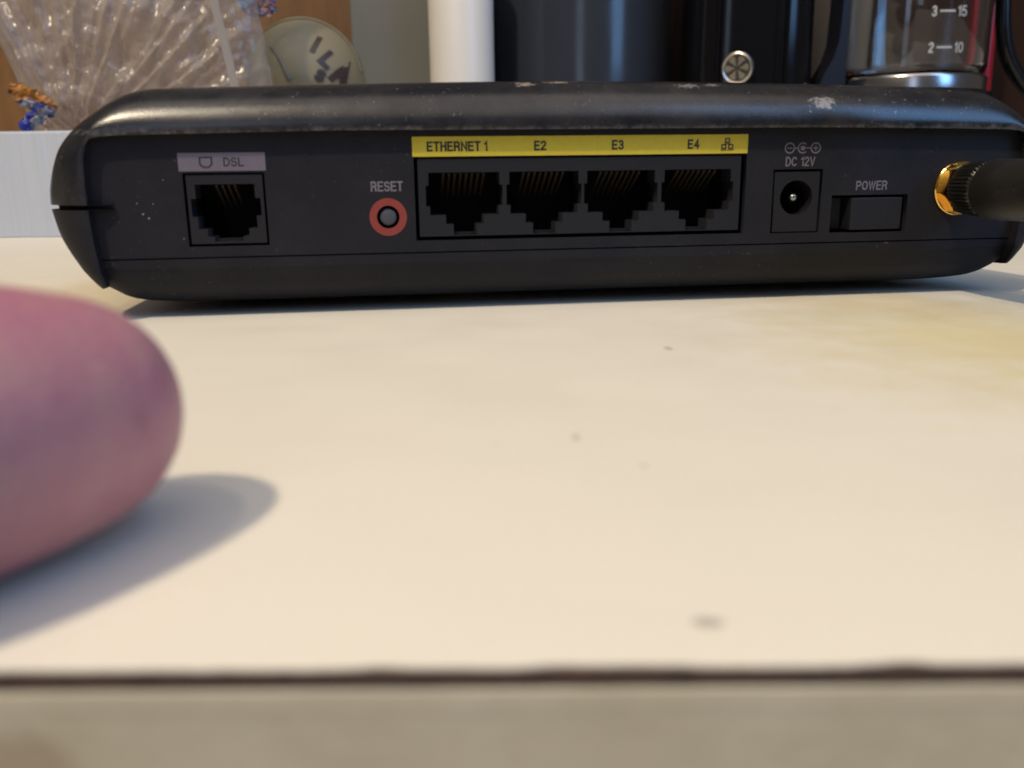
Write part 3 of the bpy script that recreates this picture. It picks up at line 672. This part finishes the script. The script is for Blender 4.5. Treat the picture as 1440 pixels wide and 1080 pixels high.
# handle behind
o_ = Vector((243, 548, 67)); tube('carafe_handle', spline([(28, 6, 132), (40, 8, 134)] + [tuple(at(a, b, 560)-o_) for a, b in ((1404, -70), (1411, -20), (1411, 40), (1417, 78), (1432, 108), (1452, 132), (1475, 150))], 6), [4.6]*49, gl, cf, 20)

# tan cup behind the bracket
tan = mat('tan_ceramic', (0.33, 0.27, 0.19), 0.4)
cp = lathe('tan_tumbler', [(0, 0.1), (18, 0.1), (20, 2), (22, 60), (24, 180), (22.5, 180), (20.5, 60), (18, 6), (0, 6)], tan, None, 56, (233, 655, 0))
tag(cp, 'tan tumbler showing between the black appliance and the carafe', 'tumbler')
# red utensil handle beside the carafe
redm = mat('red_gloss_plastic', (0.33, 0.012, 0.02), 0.2)
rp = [at(1398, -70, 640), at(1394, 0, 640), at(1388, 60, 640), at(1381, 125, 640)]; q = rp[3]+(rp[3]-rp[0]).normalized()*((rp[3].z-3)/((rp[0]-rp[3]).normalized().z))
rt = tube('red_ladle_handle', [tuple(rp[0]), tuple(rp[1]), tuple(rp[2]), tuple(rp[3]), tuple(q)], [5, 5, 5, 5.5, 6], redm)
tag(rt, 'slim red plastic handle standing upright beside the glass carafe', 'handle')
# ------------------------------------------------------------------ plastic bag with candy wrappers
bagm = bpy.data.materials.new('thin_clear_plastic'); bagm.use_nodes = True; n = N(bagm)
b = n.b; b.inputs['Base Color'].default_value = (0.38, 0.345, 0.32, 1); b.inputs['Roughness'].default_value = 0.2; b.inputs['Specular IOR Level'].default_value = 0.9
n.bump(n.noise(38, 3, 0.5), 0.35, 0.003)
tr = n.new('ShaderNodeBsdfTransparent'); mx = n.new('ShaderNodeMixShader')
lw = n.new('ShaderNodeLayerWeight'); lw.inputs['Blend'].default_value = 0.35
n.link(n.math('ADD', n.math('MULTIPLY', lw.outputs['Facing'], 0.50), 0.27, True), mx.inputs[0])
n.link(tr.outputs[0], mx.inputs[1]); n.link(b.outputs[0], mx.inputs[2]); n.link(mx.outputs[0], n.t.nodes['Material Output'].inputs['Surface'])
def bag_mesh():
    v, f = [], []; NX, NZ = 220, 150
    gx, gz = -212.0, 36.0                       # the folds gather here
    for side in (0, 1):
        for j in range(NZ+1):
            t = j/NZ; z = 0.6+172*t
            wl_ = -246+10*math.sin(t*5)-20*t; wr = -126+8*math.sin(t*4+1)+10*t
            for i in range(NX+1):
                s = i/NX; x = wl_+(wr-wl_)*s
                ang = math.atan2(z-gz, x-gx); rad = math.hypot(x-gx, z-gz)
                ridge = 0
                for kf, am, ph in ((11, 0.7, 0.3), (19, 0.55, 1.9), (31, 0.3, 4.0)):
                    q = math.sin(kf*ang+ph+1.4*noise.noise(Vector((x*.02, z*.02, kf)))); ridge += am*(1-abs(q))**2
                bulge = math.sin(math.pi*min(max(s, 0.0), 1.0))**0.6
                nz_ = noise.fractal(Vector((x*0.035, z*0.035, side*7.0)), 0.9, 2.1, 5)
                y = 452 + (-1 if side == 0 else 1)*(24*bulge*(0.55+0.45*math.sin(math.pi*min(1, t*1.15+0.05)))+ (4.5*ridge*min(1, rad/45)+5.5*nz_)*min(1, 4*bulge*bulge))
                v.append((x+1.5*nz_, y, z))
    W = NX+1; O = W*(NZ+1)
    for side in (0, 1):
        for j in range(NZ):
            for i in range(NX):
                a = side*O+j*W+i; q = (a, a+1, a+W+1, a+W); f.append(q if side == 0 else q[::-1])
    return v, f
v, f = bag_mesh(); bag = empty('plastic_bag', (0, 0, 0)); bag.location = Vector((-190, 452, 0))*S
tag(bag, 'crumpled clear plastic bag with gathered folds behind the white box', 'bag')
v = [(x+190, y-452, z) for x, y, z in v]
autosmooth(fixn(obj('bag_film', v, f, bagm, bag)), 60)
seam_m = mat('milky_plastic_seam', (0.25, 0.23, 0.225), 0.3)
sp = [at(*q, 424) for q in ((296, -60), (300, 0), (312, 50), (322, 90), (330, 130))]
v, f = [], []
for p in spline([tuple(q) for q in sp], 6):
    for dx in (-1.9, 1.9): v += [(p[0]+dx+190, p[1]-452+0.6*abs(dx), p[2]), (p[0]+dx+190, p[1]-452+0.6*abs(dx)+0.5, p[2])]
for k in range(len(v)//4-1):
    o = 4*k
    for a, b_ in ((0, 2), (2, 3), (3, 1), (1, 0)): f.append((o+a, o+b_, o+4+b_, o+4+a))
fixn(obj('bag_seam', v, f, seam_m, bag))
def wrapper(name, px, py, Y, w_, h_, cols, rot, label, sd):
    v, f = [], []; n_ = 18
    for i in range(n_+1):
        for j in range(n_+1):
            x = (i/n_-.5)*w_; z = (j/n_-.5)*h_; pin = 0.45+0.55*math.sin(math.pi*i/n_)**0.5
            y = 2.6*noise.fractal(Vector((x*.22, z*.22, sd)), .7, 2.3, 5)-1.0*math.cos(math.pi*(j/n_-.5))*pin
            v.append((x+0.9*noise.noise(Vector((z*.5, x*.2, sd))), y, z*pin+1.6*noise.noise(Vector((x*.4, z*.3, sd+3)))))
    for i in range(n_):
        for j in range(n_): a = i*(n_+1)+j; f.append((a, a+1, a+n_+2, a+n_+1))
    m = mat(name+'_foil', cols[0], 0.42); q = N(m)
    c = q.noise(46+sd, 2, 0.4, q.mapping((1, 1, 1.8), (0, 0.7, 0)))
    q.link(q.ramp(c, [(0.38, cols[0]), (0.44, cols[1]), (0.50, cols[1]), (0.53, cols[2]), (0.60, cols[3]), (0.7, cols[0])]), q.b.inputs['Base Color'])
    o = obj(name, v, f, m, None, False); md = o.modifiers.new('t', 'SOLIDIFY'); md.thickness = 0.3*S
    p = at(px, py, Y); o.location = p*S; o.rotation_euler = rot
    tag(o, label, 'wrapper'); return o
wrapper('candy_wrapper', 46, 141, 402, 21, 10, [(0.09, 0.05, 0.035), (0.32, 0.13, 0.02), (0.012, 0.018, 0.13), (0.28, 0.28, 0.32)], (0.2, 0.5, 0.1), 'crumpled orange and blue candy wrapper at the foot of the plastic bag', 3)
wrapper('foil_wrapper', 48, 167, 400, 14, 6.5, [(0.012, 0.02, 0.16), (0.015, 0.03, 0.24), (0.10, 0.08, 0.09), (0.25, 0.25, 0.28)], (0.1, -0.7, 0.2), 'small deep blue foil wrapper just above the white box', 5)
wrapper('blue_wrapper', 362, 2, 455, 18, 14, [(0.06, 0.09, 0.24), (0.18, 0.26, 0.42), (0.05, 0.045, 0.14), (0.25, 0.14, 0.12)], (0.1, 0.1, 0), 'blue and white candy wrapper above the round beige jar', 8)
